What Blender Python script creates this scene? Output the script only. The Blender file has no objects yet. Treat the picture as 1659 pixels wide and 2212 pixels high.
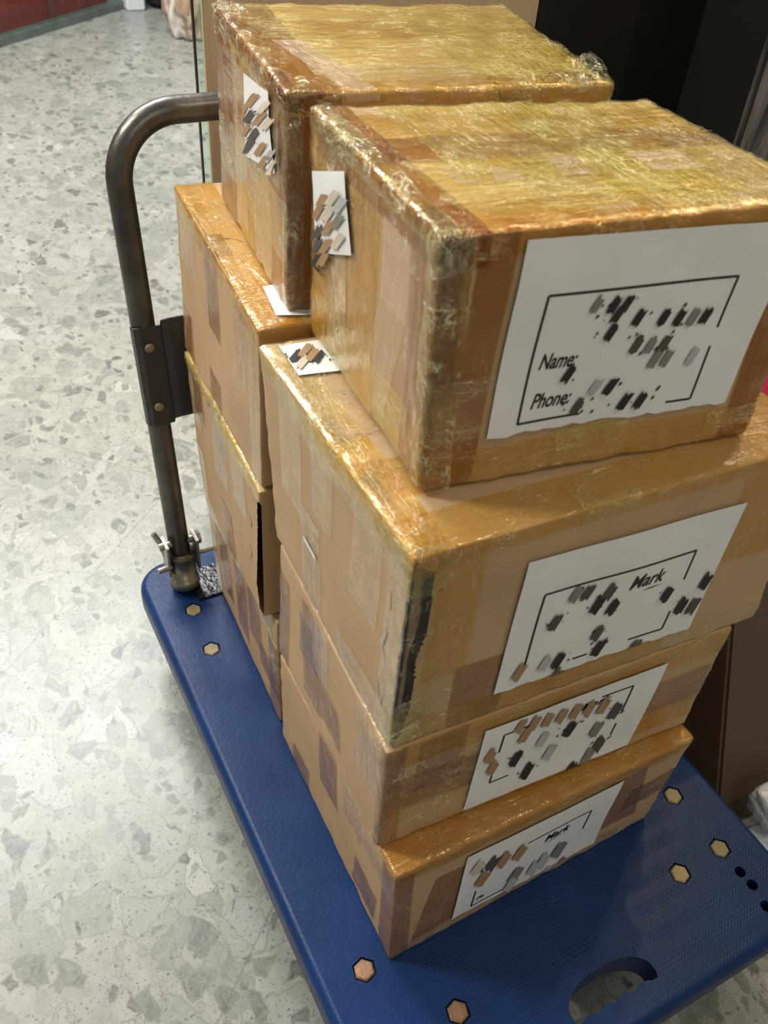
import bpy, bmesh, math, random
from mathutils import Vector, Matrix, noise
PI = math.pi
random.seed(7)
SC = bpy.context.scene
COL = SC.collection
Z0 = 0.22                      # height of the trolley deck above the floor

# ------------------------------------------------------------------ camera
yaw, pitch, roll = 0.5537, 0.7290, 0.0939
Fw = Vector((math.sin(yaw)*math.cos(pitch), math.cos(yaw)*math.cos(pitch), -math.sin(pitch)))
Rt = Vector((math.cos(yaw), -math.sin(yaw), 0)); Up = Rt.cross(Fw)
c_, s_ = math.cos(roll), math.sin(roll)
R2 = c_*Rt + s_*Up; U2 = -s_*Rt + c_*Up
cam = bpy.data.cameras.new('camera'); camo = bpy.data.objects.new('camera', cam); COL.objects.link(camo)
camo.matrix_world = Matrix(((R2.x, U2.x, -Fw.x, -0.2474), (R2.y, U2.y, -Fw.y, -0.1886), (R2.z, U2.z, -Fw.z, 1.4014+Z0), (0, 0, 0, 1)))
cam.sensor_fit = 'HORIZONTAL'; cam.sensor_width = 36; cam.lens = 36*1895.6/1659
cam.clip_start = 0.05; cam.clip_end = 60
cam.dof.use_dof = True; cam.dof.focus_distance = 1.35; cam.dof.aperture_fstop = 9
SC.camera = camo

# ------------------------------------------------------------------ light
SC.view_settings.view_transform = 'Standard'; SC.view_settings.look = 'None'
SC.view_settings.exposure = 0.0; SC.view_settings.gamma = 1.0; SC.view_settings.use_curve_mapping = False
wd = bpy.data.worlds.new('world'); SC.world = wd; wd.use_nodes = True
wd.node_tree.nodes['Background'].inputs[0].default_value = (0.95, 0.88, 0.78, 1)
wd.node_tree.nodes['Background'].inputs[1].default_value = 0.27
def area(name, loc, target, size, power, color, sy=None):
    l = bpy.data.lights.new(name, 'AREA'); l.energy = power; l.color = color; l.size = size
    if sy: l.shape = 'RECTANGLE'; l.size_y = sy
    o = bpy.data.objects.new(name, l); COL.objects.link(o); o.location = loc
    o.rotation_euler = (Vector(target)-Vector(loc)).to_track_quat('-Z', 'Y').to_euler()
    return o
area('key_ceiling_light', (-3.0, 2.8, 4.6), (0.2, 0.5, 0.6), 0.8, 210, (1, 0.95, 0.86))
area('hall_ceiling_light', (-0.3, 4.8, 4.6), (0.2, 4.8, 0), 2.6, 430, (0.95, 0.98, 1.0))
area('warm_ceiling_light', (2.2, 1.9, 3.4), (0.4, 0.5, 1.0), 1.1, 36, (1, 0.76, 0.40))
area('front_fill_light', (-0.2, -3.4, 4.2), (0.4, 0.6, 0.4), 1.6, 34, (1, 0.95, 0.88))  # unseen fill added to brighten the faces turned to the camera
for i, (lx, ly) in enumerate(((1.5, 1.1), (1.0, 2.2), (3.0, 1.6), (0.2, 3.2), (2.2, 3.4), (3.4, 3.0), (-1.2, 2.0), (1.2, -0.6))):
    area('glint_light', (lx, ly, 3.3), (lx, ly, 0), 0.06, 13, (1, 0.88, 0.66))  # small unseen lamps added to put glints on the tape

# ------------------------------------------------------------------ material helpers
class NT:
    def __init__(s, name):
        s.m = bpy.data.materials.new(name); s.m.use_nodes = True; s.t = s.m.node_tree; s.t.nodes.clear()
        s.out = s.n('ShaderNodeOutputMaterial')
    def n(s, ty, ins=None, **kw):
        nd = s.t.nodes.new(ty)
        for k, v in kw.items(): setattr(nd, k, v)
        for k, v in (ins or {}).items():
            sk = nd.inputs[k]
            if isinstance(v, bpy.types.NodeSocket): s.t.links.new(v, sk)
            else: sk.default_value = v
        return nd
    def coord(s, which='Object'): return s.n('ShaderNodeTexCoord').outputs[which]
    def math(s, op, a, b=None, c=None, clamp=False):
        ins = {0: a}
        if b is not None: ins[1] = b
        if c is not None: ins[2] = c
        return s.n('ShaderNodeMath', ins, operation=op, use_clamp=clamp).outputs[0]
    def noise(s, v, sc, det=3, rough=.55, dist=0, col=False):
        nd = s.n('ShaderNodeTexNoise', {'Vector': v, 'Scale': sc, 'Detail': det, 'Roughness': rough, 'Distortion': dist})
        return nd.outputs['Color' if col else 'Fac']
    def ramp(s, f, lo, hi, a=0.0, b=1.0):
        return s.n('ShaderNodeMapRange', {'Value': f, 'From Min': lo, 'From Max': hi, 'To Min': a, 'To Max': b}).outputs[0]
    def mix(s, f, a, b, blend='MIX'):
        nd = s.n('ShaderNodeMix', data_type='RGBA', blend_type=blend)
        for i, v in ((0, f), (6, a), (7, b)):
            if isinstance(v, bpy.types.NodeSocket): s.t.links.new(v, nd.inputs[i])
            else: nd.inputs[i].default_value = v
        return nd.outputs[2]
    def mapping(s, v, sc=(1, 1, 1), loc=(0, 0, 0), rot=(0, 0, 0)):
        return s.n('ShaderNodeMapping', {'Vector': v, 'Scale': sc, 'Location': loc, 'Rotation': rot}).outputs[0]
    def bump(s, h, d=.001, st=1.0, nrm=None):
        ins = {'Height': h, 'Distance': d, 'Strength': st}
        if nrm: ins['Normal'] = nrm
        return s.n('ShaderNodeBump', ins).outputs[0]
    def princ(s, **kw):
        b = s.n('ShaderNodeBsdfPrincipled', {k.replace('_', ' '): v for k, v in kw.items()})
        s.t.links.new(b.outputs[0], s.out.inputs[0]); return b
    def surf(s, sock): s.t.links.new(sock, s.out.inputs[0])
def C4(r, g, b): return (r, g, b, 1)

def m_plain(name, col, rough=.5, metal=0, var=.0, bumpd=0, bscale=60):
    t = NT(name); co = t.coord()
    base = C4(*col)
    if var:
        f = t.noise(co, 14, 4)
        base = t.mix(t.ramp(f, .3, .7), C4(*[c*(1-var) for c in col]), C4(*[min(1, c*(1+var)) for c in col]))
    kw = dict(Base_Color=base, Roughness=rough, Metallic=metal)
    if bumpd: kw['Normal'] = t.bump(t.noise(co, bscale, 3), bumpd)
    t.princ(**kw); return t.m

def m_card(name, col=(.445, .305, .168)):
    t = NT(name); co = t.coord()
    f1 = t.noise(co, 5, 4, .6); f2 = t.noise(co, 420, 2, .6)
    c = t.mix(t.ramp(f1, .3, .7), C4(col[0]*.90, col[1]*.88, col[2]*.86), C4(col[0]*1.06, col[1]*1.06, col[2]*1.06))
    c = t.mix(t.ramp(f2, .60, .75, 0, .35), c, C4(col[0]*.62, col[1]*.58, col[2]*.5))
    sc = t.noise(t.mapping(co, (3, 3, 90)), 3, 2)
    h = t.math('ADD', t.math('MULTIPLY', f1, 1.2), t.math('MULTIPLY', sc, .12))
    t.princ(Base_Color=c, Roughness=.62, Normal=t.bump(h, .0035, .7)); return t.m

def m_tape(name, tint, milky=(.62, .56, .36), mk=.5, haze=.10, rough=.10, wr=1.0, stretch=(1, 5)):
    """see-through packing film: tinted, glossy, with milky wrinkles. UV is in metres along the strip"""
    t = NT(name); uv = t.coord('UV')
    u2 = t.mapping(uv, (stretch[0], stretch[1], 1))
    warp = t.noise(uv, 18, 3, .6)
    n1 = t.noise(u2, 11, 4, .55, 1.2)
    n2 = t.noise(t.mapping(uv, (1, 1, 1), rot=(0, 0, .9)), 34, 3, .6, 2.0)
    r1 = t.ramp(t.math('ABSOLUTE', t.math('SUBTRACT', n1, .5)), 0.0, .022, 1, 0)
    r2 = t.ramp(t.math('ABSOLUTE', t.math('SUBTRACT', n2, .5)), 0.0, .02, 1, 0)
    n3 = t.noise(t.mapping(uv, (1, 1, 1), rot=(0, 0, -.5)), 85, 2, .5, 1.5)
    r3 = t.ramp(t.math('ABSOLUTE', t.math('SUBTRACT', n3, .5)), 0.0, .03, 1, 0)
    msk = t.ramp(warp, .45, .60)
    cre = t.math('MULTIPLY', t.math('MAXIMUM', t.math('MAXIMUM', r1, t.math('MULTIPLY', r2, .7)), t.math('MULTIPLY', r3, .35)), msk)
    h = t.math('ADD', t.math('ADD', t.math('MULTIPLY', n1, .9), t.math('MULTIPLY', n2, .35)), t.math('MULTIPLY', cre, .42))
    nrm = t.bump(h, .0042*wr, .8)
    tin = t.mix(t.ramp(t.noise(uv, 9, 3), .35, .65), C4(*tint), C4(*[min(1, c**.75) for c in tint]))
    tr = t.n('ShaderNodeBsdfTransparent', {'Color': tin}).outputs[0]
    df = t.n('ShaderNodeBsdfDiffuse', {'Color': C4(*milky)}).outputs[0]
    gl = t.n('ShaderNodeBsdfGlossy', {'Color': C4(1, 1, 1), 'Roughness': rough, 'Normal': nrm}).outputs[0]
    milk = t.math('ADD', t.math('MULTIPLY', cre, mk), haze, clamp=True)
    a = t.n('ShaderNodeMixShader', {0: milk, 1: tr, 2: df}).outputs[0]
    fr = t.n('ShaderNodeFresnel', {'IOR': 1.48, 'Normal': nrm}).outputs[0]
    fr = t.math('MULTIPLY', fr, t.math('SUBTRACT', 1.0, t.n('ShaderNodeNewGeometry').outputs['Backfacing']))
    b = t.n('ShaderNodeMixShader', {0: fr, 1: a, 2: gl}).outputs[0]
    t.surf(b); return t.m

M = {}
M['card'] = m_card('kraft_cardboard')
M['card_front'] = M['card']
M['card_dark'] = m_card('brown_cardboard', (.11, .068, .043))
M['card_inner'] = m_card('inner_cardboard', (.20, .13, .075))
M['tape_clear'] = m_tape('clear_tape', (.97, .935, .84), (.85, .74, .50), .45, .05, .17, .7)
M['tape_amber'] = m_tape('amber_tape', (.945, .81, .48), (.85, .67, .30), .45, .03, .14, .9)
M['tape_brown'] = m_tape('brown_tape', (.74, .62, .49), (.66, .52, .36), .45, .03, .16, .8)
M['film_yellow'] = m_tape('yellow_film', (.94, .90, .54), (.84, .78, .40), .55, .09, .13, 1.2)
M['film_clear'] = m_tape('stretch_film', (.96, .94, .80), (.85, .80, .58), .55, .06, .12, 1.6, (1, 2))
M['tape_deep'] = m_tape('dark_amber_tape', (.70, .52, .30), (.70, .50, .26), .4, .02, .12, .9)
M['film_scrunch'] = m_tape('crumpled_film', (.93, .88, .60), (.84, .80, .52), .70, .04, .10, 2.4, (1, 1.5))
M['tape_pale'] = m_tape('pale_tape', (.97, .92, .86), (.80, .64, .48), .5, .20, .18, .8)
M['film_thin'] = m_tape('thin_film', (.96, .94, .82), (.80, .76, .50), .40, .0, .16, 1.4, (1, 2))
M['paper'] = m_plain('white_paper', (.74, .75, .74), .5, 0, .03, .0008, 30)
M['ink'] = m_plain('black_ink', (.012, .011, .010), .5)
M['sm_d'] = m_plain('dark_smear', (.018, .014, .014), .6)
M['sm_m'] = m_plain('dark_grey_smear', (.07, .06, .055), .6)
M['sm_g'] = m_plain('grey_smear', (.20, .19, .18), .6)
M['sm_l'] = m_plain('light_grey_smear', (.42, .42, .43), .6)
M['sm_o'] = m_plain('olive_smear', (.10, .09, .05), .6)
M['sm_b'] = m_plain('brown_smear', (.33, .20, .10), .6)
M['sm_p'] = m_plain('pale_smear', (.55, .48, .38), .6)
M['sm_t'] = m_plain('teal_smear', (.16, .20, .20), .6)
M['tube'] = m_plain('worn_steel_tube', (.115, .108, .10), .36, .8, .4, .0005, 90)
M['zinc'] = m_plain('dirty_zinc', (.36, .34, .28), .38, .85, .3, .0006, 120)
M['plate'] = m_plain('dark_painted_steel', (.045, .043, .042), .38, .3, .2, .0005, 60)
M['black_plate'] = m_plain('black_glossy_paint', (.008, .009, .014), .18, 0, 0, .0015, 90)
M['bolt'] = m_plain('galvanised_bolt', (.27, .215, .12), .55, .4, .3, .0008, 150)
M['rust'] = m_plain('rusty_bolt', (.30, .17, .10), .55, .4, .4, .0015, 150)
M['black'] = m_plain('matte_black', (.008, .008, .008), .6)
M['rubber'] = m_plain('grey_rubber', (.12, .12, .12), .6)
M['white'] = m_plain('white_carton', (.7, .74, .8), .6)
M['magenta'] = m_plain('magenta_card', (.45, .01, .07), .5)

def m_deck():
    t = NT('blue_moulded_plastic'); co = t.coord()
    s = t.n('ShaderNodeSeparateXYZ', {0: co}); x, y = s.outputs[0], s.outputs[1]
    zig = t.math('PINGPONG', x, .0036)
    ph = t.math('MULTIPLY', t.math('ADD', y, zig), 2*PI/.0068)
    tooth = t.math('SINE', ph)
    band = t.ramp(t.math('SINE', t.math('MULTIPLY', t.math('ADD', y, .004), 2*PI/.040)), -.35, -.05)
    ex = t.math('MULTIPLY', t.ramp(x, -.25, -.235), t.ramp(x, .36, .375, 1, 0))
    worn = t.ramp(t.noise(co, 9, 3), .38, .55)
    h = t.math('MULTIPLY', t.math('MULTIPLY', t.math('MULTIPLY', tooth, band), ex), worn)
    h2 = t.math('ADD', t.math('MULTIPLY', h, .15), t.math('MULTIPLY', t.noise(co, 160, 3), .35))
    nrm = t.bump(h2, .0016, .8)
    f = t.noise(co, 7, 4)
    c = t.mix(t.ramp(f, .3, .7), C4(.002, .020, .082), C4(.004, .030, .122))
    scr = t.noise(t.mapping(co, (1, 1, 1)), 55, 6, .75, 1.0)
    c = t.mix(t.ramp(scr, .66, .74, 0, .45), c, C4(.05, .09, .20))
    t.princ(Base_Color=c, Roughness=t.ramp(scr, .3, .7, .34, .48), Normal=nrm, Specular_IOR_Level=.24); return t.m
M['deck'] = m_deck()

def m_floor():
    t = NT('terrazzo'); co = t.coord()
    wv = t.n('ShaderNodeVectorMath', {0: t.noise(co, 14, 3, .6, 0, True), 1: (.5, .5, .5)}, operation='SUBTRACT').outputs[0]
    wv = t.n('ShaderNodeVectorMath', {0: wv, 'Scale': .045}, operation='SCALE').outputs[0]
    p = t.n('ShaderNodeVectorMath', {0: co, 1: wv}, operation='ADD').outputs[0]
    base = t.mix(t.ramp(t.noise(co, 22, 5, .65), .3, .7), C4(.22, .225, .195), C4(.325, .33, .295))
    base = t.mix(t.ramp(t.noise(co, 3, 3), .4, .7, 0, .35), base, C4(.37, .37, .34))
    def layer(base, scale, keep, r0, r1, soft, lo, hi, rim, seed, strength=1.0):
        q = t.mapping(p, (1, .72 if scale < 50 else 1, 0), (seed, seed*1.7, 0), (0, 0, seed))
        v = t.n('ShaderNodeTexVoronoi', {'Vector': q, 'Scale': scale, 'Randomness': 1.0}, voronoi_dimensions='2D', distance='MINKOWSKI' if scale < 20 else 'EUCLIDEAN')
        if scale < 20: v.inputs['Exponent'].default_value = 1.3
        s = t.n('ShaderNodeSeparateColor', {0: v.outputs['Color']})
        rr = t.ramp(s.outputs[0], 0, 1, r0, r1)
        d = t.math('SUBTRACT', rr, v.outputs['Distance'])
        if scale < 50:
            ve = t.n('ShaderNodeTexVoronoi', {'Vector': q, 'Scale': scale, 'Randomness': 1.0}, voronoi_dimensions='2D', feature='DISTANCE_TO_EDGE')
            v = t.n('ShaderNodeTexVoronoi', {'Vector': q, 'Scale': scale, 'Randomness': 1.0}, voronoi_dimensions='2D')
            s = t.n('ShaderNodeSeparateColor', {0: v.outputs['Color']})
            rr = t.ramp(s.outputs[0], 0, 1, r0, r1)
            d = t.math('SUBTRACT', ve.outputs['Distance'], rr)
        inside = t.ramp(d, 0, soft)
        on = t.math('GREATER_THAN', s.outputs[1], 1-keep)
        mk = t.math('MULTIPLY', t.math('MULTIPLY', inside, on), strength)
        cc = t.mix(s.outputs[2], C4(*lo), C4(*hi))
        cc = t.mix(t.ramp(t.noise(p, scale*2.5, 4, .6, 1.5), .35, .7, 0, .45), cc, C4(.37, .37, .34))
        edge = t.math('MULTIPLY', t.ramp(t.math('ABSOLUTE', d), 0, soft*1.3, 1, 0), on)
        out = t.mix(mk, base, cc)
        return t.mix(t.math('MULTIPLY', edge, rim), out, C4(.14, .15, .13))
    base = layer(base, 7.0, .55, .25, .03, .015, (.17, .185, .16), (.34, .34, .315), .5, .3, .75)
    base = layer(base, 12, .42, .26, .05, .02, (.11, .125, .105), (.37, .37, .345), .60, 1.1, .9)
    base = layer(base, 20, .32, .32, .08, .03, (.05, .06, .05), (.24, .24, .21), .7, 2.3)
    base = layer(base, 42, .32, .34, .10, .05, (.05, .055, .045), (.26, .26, .23), .5, 3.1)
    base = layer(base, 90, .40, .10, .30, .10, (.04, .045, .035), (.20, .20, .17), .2, 4.7)
    base = layer(base, 210, .42, .12, .32, .12, (.05, .05, .04), (.17, .17, .145), .1, 5.9)
    # tile joints
    j = t.mapping(co, rot=(0, 0, -math.radians(41.3)))
    s = t.n('ShaderNodeSeparateXYZ', {0: j})
    def joint(v, off, hp=.387):
        m = t.math('WRAP', t.math('SUBTRACT', v, off), hp, -hp)
        return t.ramp(t.math('ABSOLUTE', m), .0010, .0024, 1, 0)
    jj = t.math('MAXIMUM', joint(s.outputs[1], .357), joint(s.outputs[0], 1.29, .774))
    base = t.mix(t.math('MULTIPLY', jj, .5), base, C4(.13, .125, .105))
    t.princ(Base_Color=base, Roughness=.34, Normal=t.bump(t.noise(co, 25, 3), .0006, .5)); return t.m
M['floor'] = m_floor()

def m_wood():
    t = NT('pale_wood_veneer'); co = t.coord()
    g = t.noise(t.mapping(co, (30, 30, 1.2)), 4, 5, .6, .6)
    c = t.mix(t.ramp(g, .3, .7), C4(.56, .41, .26), C4(.66, .49, .32))
    t.princ(Base_Color=c, Roughness=.5); return t.m
M['wood'] = m_wood()
def m_glass(name, col=(.9, .96, .93)):
    t = NT(name)
    tr = t.n('ShaderNodeBsdfTransparent', {'Color': C4(*col)}).outputs[0]
    gl = t.n('ShaderNodeBsdfGlossy', {'Roughness': .02}).outputs[0]
    fr = t.math('MULTIPLY', t.n('ShaderNodeFresnel', {'IOR': 1.45}).outputs[0], t.math('SUBTRACT', 1.0, t.n('ShaderNodeNewGeometry').outputs['Backfacing']))
    t.surf(t.n('ShaderNodeMixShader', {0: fr, 1: tr, 2: gl}).outputs[0]); return t.m
M['glass'] = m_glass('shop_glass')
M['black_gloss'] = m_plain('black_lacquer', (.012, .011, .006), .45, 0, .3)
M['void'] = m_plain('unlit_black', (.002, .002, .002), 1.0)
M['red'] = m_plain('red_carpet', (.30, .035, .035), .8, 0, .25)
M['gasket'] = m_plain('dark_bronze', (.05, .04, .02), .4, .5)
M['baseedge'] = m_plain('grey_green_steel', (.16, .21, .19), .4, .3, .2)
M['steel'] = m_plain('brushed_steel', (.35, .36, .38), .4, .7)
def m_wrap():
    t = NT('clear_plastic_wrap'); co = t.coord()
    n1 = t.noise(t.mapping(co, (9, 9, 1.2)), 3, 5, .6, 1.0)
    nrm = t.bump(n1, .03, .9)
    base = t.mix(t.ramp(n1, .42, .62), C4(.05, .05, .055), C4(.30, .28, .27))
    t.princ(Base_Color=base, Roughness=.22, Normal=nrm); return t.m
M['wrap'] = m_wrap()
def m_bag():
    t = NT('white_plastic_bag'); co = t.coord()
    n1 = t.noise(co, 14, 4, .6, 1.0)
    t.princ(Base_Color=C4(.55, .60, .66), Roughness=.25, Normal=t.bump(n1, .008, .6), Subsurface_Weight=.0); return t.m
M['bag'] = m_bag()
def m_sack():
    t = NT('tan_sack'); co = t.coord()
    n1 = t.noise(t.mapping(co, (1, 1, .3)), 9, 4, .6, 1.0)
    c = t.mix(t.ramp(n1, .47, .53), C4(.42, .29, .19), C4(.72, .66, .60))
    t.princ(Base_Color=c, Roughness=.4, Normal=t.bump(n1, .02, .6)); return t.m
M['sack'] = m_sack()

# ------------------------------------------------------------------ object helpers
def link(name, bm, mat, parent=None, smooth=False):
    me = bpy.data.meshes.new(name); bm.normal_update(); bm.to_mesh(me); bm.free()
    me.materials.append(mat)
    if smooth:
        for p in me.polygons: p.use_smooth = True
    o = bpy.data.objects.new(name, me); COL.objects.link(o)
    if parent: o.parent = parent
    return o
def thing(name, label, cat, loc=(0, 0, 0), group=None):
    o = bpy.data.objects.new(name, None); COL.objects.link(o); o.location = loc; o.empty_display_size = .05
    o['label'] = label; o['category'] = cat
    if group: o['group'] = group
    return o
def tag(o, label, cat, group=None):
    o['label'] = label; o['category'] = cat
    if group: o['group'] = group
    return o
def struct(o, label=None):
    o['kind'] = 'structure'
    if label: o['label'] = label
    return o
def box_bm(x0, x1, y0, y1, z0, z1, bev=0, bm=None):
    nb = bm or bmesh.new()
    vs = [nb.verts.new((x, y, z)) for x in (x0, x1) for y in (y0, y1) for z in (z0, z1)]
    fs = [nb.faces.new([vs[i] for i in f]) for f in ((0, 1, 3, 2), (4, 6, 7, 5), (0, 4, 5, 1), (2, 3, 7, 6), (0, 2, 6, 4), (1, 5, 7, 3))]
    if bev:
        es = list({e for f in fs for e in f.edges})
        bmesh.ops.bevel(nb, geom=es, offset=bev, segments=3, affect='EDGES')
    return nb
def tube_bm(path, r, seg=20, bm=None, cap=True):
    nb = bm or bmesh.new(); path = [Vector(p) for p in path]; rings = []
    ref = None
    for i, p in enumerate(path):
        d = (path[min(i+1, len(path)-1)]-path[max(i-1, 0)]).normalized()
        if ref is None:
            ref = d.orthogonal().normalized()
        ref = (ref - d*ref.dot(d)).normalized(); b = d.cross(ref)
        rr = r[i] if isinstance(r, (list, tuple)) else r
        rings.append([nb.verts.new(p + rr*(math.cos(2*PI*k/seg)*ref + math.sin(2*PI*k/seg)*b)) for k in range(seg)])
    for a, b in zip(rings, rings[1:]):
        for k in range(seg): nb.faces.new((a[k], a[(k+1) % seg], b[(k+1) % seg], b[k]))
    if cap:
        nb.faces.new(rings[0][::-1]); nb.faces.new(rings[-1])
    return nb

# ------------------------------------------------------------------ floor, walls
bm = bmesh.new(); vs = [bm.verts.new(p) for p in ((-14, -6, 0), (16, -6, 0), (16, 18, 0), (-14, 18, 0))]; bm.faces.new(vs)
struct(link('floor', bm, M['floor']), 'pale grey terrazzo floor')
struct(link('wall_back', box_bm(.321, 1.064, 1.50, 1.515, 0, 3.3, .003), M['wood']), 'pale wood veneer column behind the trolley')
wr = struct(link('wall_right', box_bm(1.066, 1.556, 1.50, 1.56, 0.0, 3.3, .002), M['black_gloss']), 'glossy black panel beside the wood column')
struct(link('wall_recess', box_bm(1.0, 5.0, 2.25, 2.35, 0, 3.3), M['void']), 'black recess behind the panel')
wr['kind'] = 'structure'
struct(link('window_1', box_bm(.304, .320, 1.502, 1.512, 0, 3.3), M['glass']), 'narrow glass strip beside the wood column')
struct(link('trim_1', box_bm(.3015, .3045, 1.500, 1.508, 0, 3.3), M['gasket']), 'thin dark metal edge of the glass')
# far shopfront with red board: runs from (-.9,4.9) towards (2.3,7.4)
fdir = Vector((.885, .70, 0)).normalized(); fn = Vector((-fdir.y, fdir.x, 0))
def along(s, o, z): p = Vector((.547, 6.03, 0)) + fdir*s + fn*o; return (p.x, p.y, z)
def slab(name, s0, s1, o0, o1, z0, z1, mat, label):
    nb = bmesh.new(); vs = [nb.verts.new(along(s, o, z)) for s in (s0, s1) for o in (o0, o1) for z in (z0, z1)]
    for f in ((0, 1, 3, 2), (4, 6, 7, 5), (0, 4, 5, 1), (2, 3, 7, 6), (0, 2, 6, 4), (1, 5, 7, 3)): nb.faces.new([vs[i] for i in f])
    return struct(link(name, nb, mat), label)
slab('wall_left', -6, 1.15, .06, .12, .03, 2.6, M['red'], 'red board behind the far glass shopfront')
slab('baseboard_left', -6, 1.25, -.01, .12, 0, .05, M['baseedge'], 'grey metal base rail of the far shopfront')
slab('window_2', -6, 1.25, .0, .012, .05, 2.6, M['glass'], 'far shopfront glass')
slab('trim_2', .47, .54, -.012, -.002, .0, 2.6, M['glass'], 'glass joint of the far shopfront')
o = link('floor_box', box_bm(1.53, 1.66, 6.72, 6.95, 0, .35, .01), M['white'])
tag(o, 'small white carton on the floor at the far glass shopfront', 'box'); o.name = 'white_carton'
o = link('black_bin', box_bm(1.72, 2.5, 6.72, 7.1, 0.005, .6, .03), M['black'])
tag(o, 'low black case standing on the floor beside the far white carton', 'case')

def lump(name, c, size, mat, seed, amp=.18, sub=5, flat=True, fr=3.0):
    nb = bmesh.new(); bmesh.ops.create_icosphere(nb, subdivisions=sub, radius=1)
    for v in nb.verts:
        n = v.co.normalized(); k = 1 + amp*noise.noise(n*fr+Vector((seed, 0, 0))) + amp*.5*noise.noise(n*fr*2.7+Vector((0, seed, 0)))
        sq = max(abs(n.x), abs(n.y), abs(n.z)); k *= (1/sq)**.55
        v.co = Vector((n.x*k*size[0]+c[0], n.y*k*size[1]+c[1], n.z*k*size[2]+c[2]))
        if flat and v.co.z < .004: v.co.z = .004
    return link(name, nb, mat, smooth=True)
o = lump('plastic_sack', (1.80, 6.05, .30), (.19, .17, .36), M['sack'], 3)
tag(o, 'tan and white plastic sack standing on the far floor beside the wood column', 'sack')

# ------------------------------------------------------------------ trolley
W, L = .770, 1.189
cart = thing('platform_trolley', 'blue plastic platform trolley with steel push handle, loaded with cardboard boxes', 'trolley', (W/2, L/2, 0))
OFF = Vector((-W/2, -L/2, 0))
def outline(o, rad=.055, seg=10):
    pts = []; r = rad+o
    for cx, cy, a0 in ((W-rad, rad, -90), (W-rad, L-rad, 0), (rad, L-rad, 90), (rad, rad, 180)):
        for k in range(seg+1):
            a = math.radians(a0+90*k/seg); pts.append((cx+r*math.cos(a), cy+r*math.sin(a)))
    return pts
def hexpts(x, y, r, n=6, ph=.3): return [(x+r*math.cos(2*PI*k/n+ph), y+r*math.sin(2*PI*k/n+ph)) for k in range(n)]
bolts = [(.061, .243, 'rust'), (.158, .129, 'rust'), (.067, 1.037, 'bolt'), (.065, .923, 'bolt'), (.697, .258, 'bolt'), (.702, .144, 'bolt'), (.607, .141, 'bolt'), (.061, .129, 'rust')]
hole = []
for k in range(13):                                  # arched back side of the hand hole
    a = PI*k/12; x = .385+.079*math.cos(a); e = abs(math.cos(a))
    hole.append((x, .050+.033*(1-e**2.6)**.6))
front = []
for k in range(1, 48):
    x = .306+.158*k/48; sc = .0055*abs(math.sin(PI*(x-.312)/.0345)) if .312 < x < .450 else 0
    front.append((x, .031+sc))
hole += [(.306, .040), *front, (.464, .040)]
bm = bmesh.new()
def V(x, y, z): return bm.verts.new((x+OFF.x, y+OFF.y, z))
prof = [(0, Z0), (.004, Z0-.0012), (.009, Z0-.005), (.0135, Z0-.012), (.015, Z0-.022), (.015, Z0-.058), (.010, Z0-.060), (-.02, Z0-.055)]
loops = [[V(x, y, z) for x, y in outline(o)] for o, z in prof]
for a, b in zip(loops, loops[1:]):
    for k in range(len(a)): bm.faces.new((a[k], a[(k+1) % len(a)], b[(k+1) % len(a)], b[k])).smooth = True
top_edges = [bm.edges.get((loops[0][k], loops[0][(k+1) % len(loops[0])])) for k in range(len(loops[0]))]
bot_edges = [bm.edges.get((loops[-1][k], loops[-1][(k+1) % len(loops[0])])) for k in range(len(loops[0]))]
def cut(pts, depth, bottom):
    tp = [V(x, y, Z0) for x, y in pts]; es = [bm.edges.new((tp[k], tp[(k+1) % len(tp)])) for k in range(len(tp))]
    top_edges.extend(es)
    md = [V(x, y, Z0-.004) for x, y in [(p[0]*1, p[1]*1) for p in pts]]
    bt = [V(x, y, Z0-depth) for x, y in pts]
    for A, B in ((tp, md), (md, bt)):
        for k in range(len(tp)): bm.faces.new((A[k], A[(k+1) % len(tp)], B[(k+1) % len(tp)], B[k]))
    if bottom: bm.faces.new(bt)
    else: bot_edges.extend([bm.edges.get((bt[k], bt[(k+1) % len(bt)])) for k in range(len(bt))])
cut(hole, .055, False)
for bx, by, m in bolts: cut(hexpts(bx, by, .0195), .008, True)
for hx, hy in ((.703, .097), (.705, .071), (.699, .034)): cut(hexpts(hx, hy, .0095, 14), .03, True)
bmesh.ops.triangle_fill(bm, use_beauty=True, use_dissolve=False, edges=top_edges)
bmesh.ops.triangle_fill(bm, use_beauty=True, use_dissolve=False, edges=bot_edges)
bmesh.ops.recalc_face_normals(bm, faces=bm.faces)
link('deck', bm, M['deck'], cart)
for bx, by, m in bolts:
    nb = bmesh.new(); zt = Z0+.001
    a = [nb.verts.new((x+OFF.x, y+OFF.y, Z0-.009)) for x, y in hexpts(bx, by, .0165)]
    b = [nb.verts.new((x+OFF.x, y+OFF.y, zt-.002)) for x, y in hexpts(bx, by, .0165)]
    c = [nb.verts.new((x+OFF.x, y+OFF.y, zt)) for x, y in hexpts(bx, by, .0140)]
    for A, B in ((a, b), (b, c)):
        for k in range(6): nb.faces.new((A[k], A[(k+1) % 6], B[(k+1) % 6], B[k]))
    nb.faces.new(c)
    link('hex_bolt', nb, M[m], cart)
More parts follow.
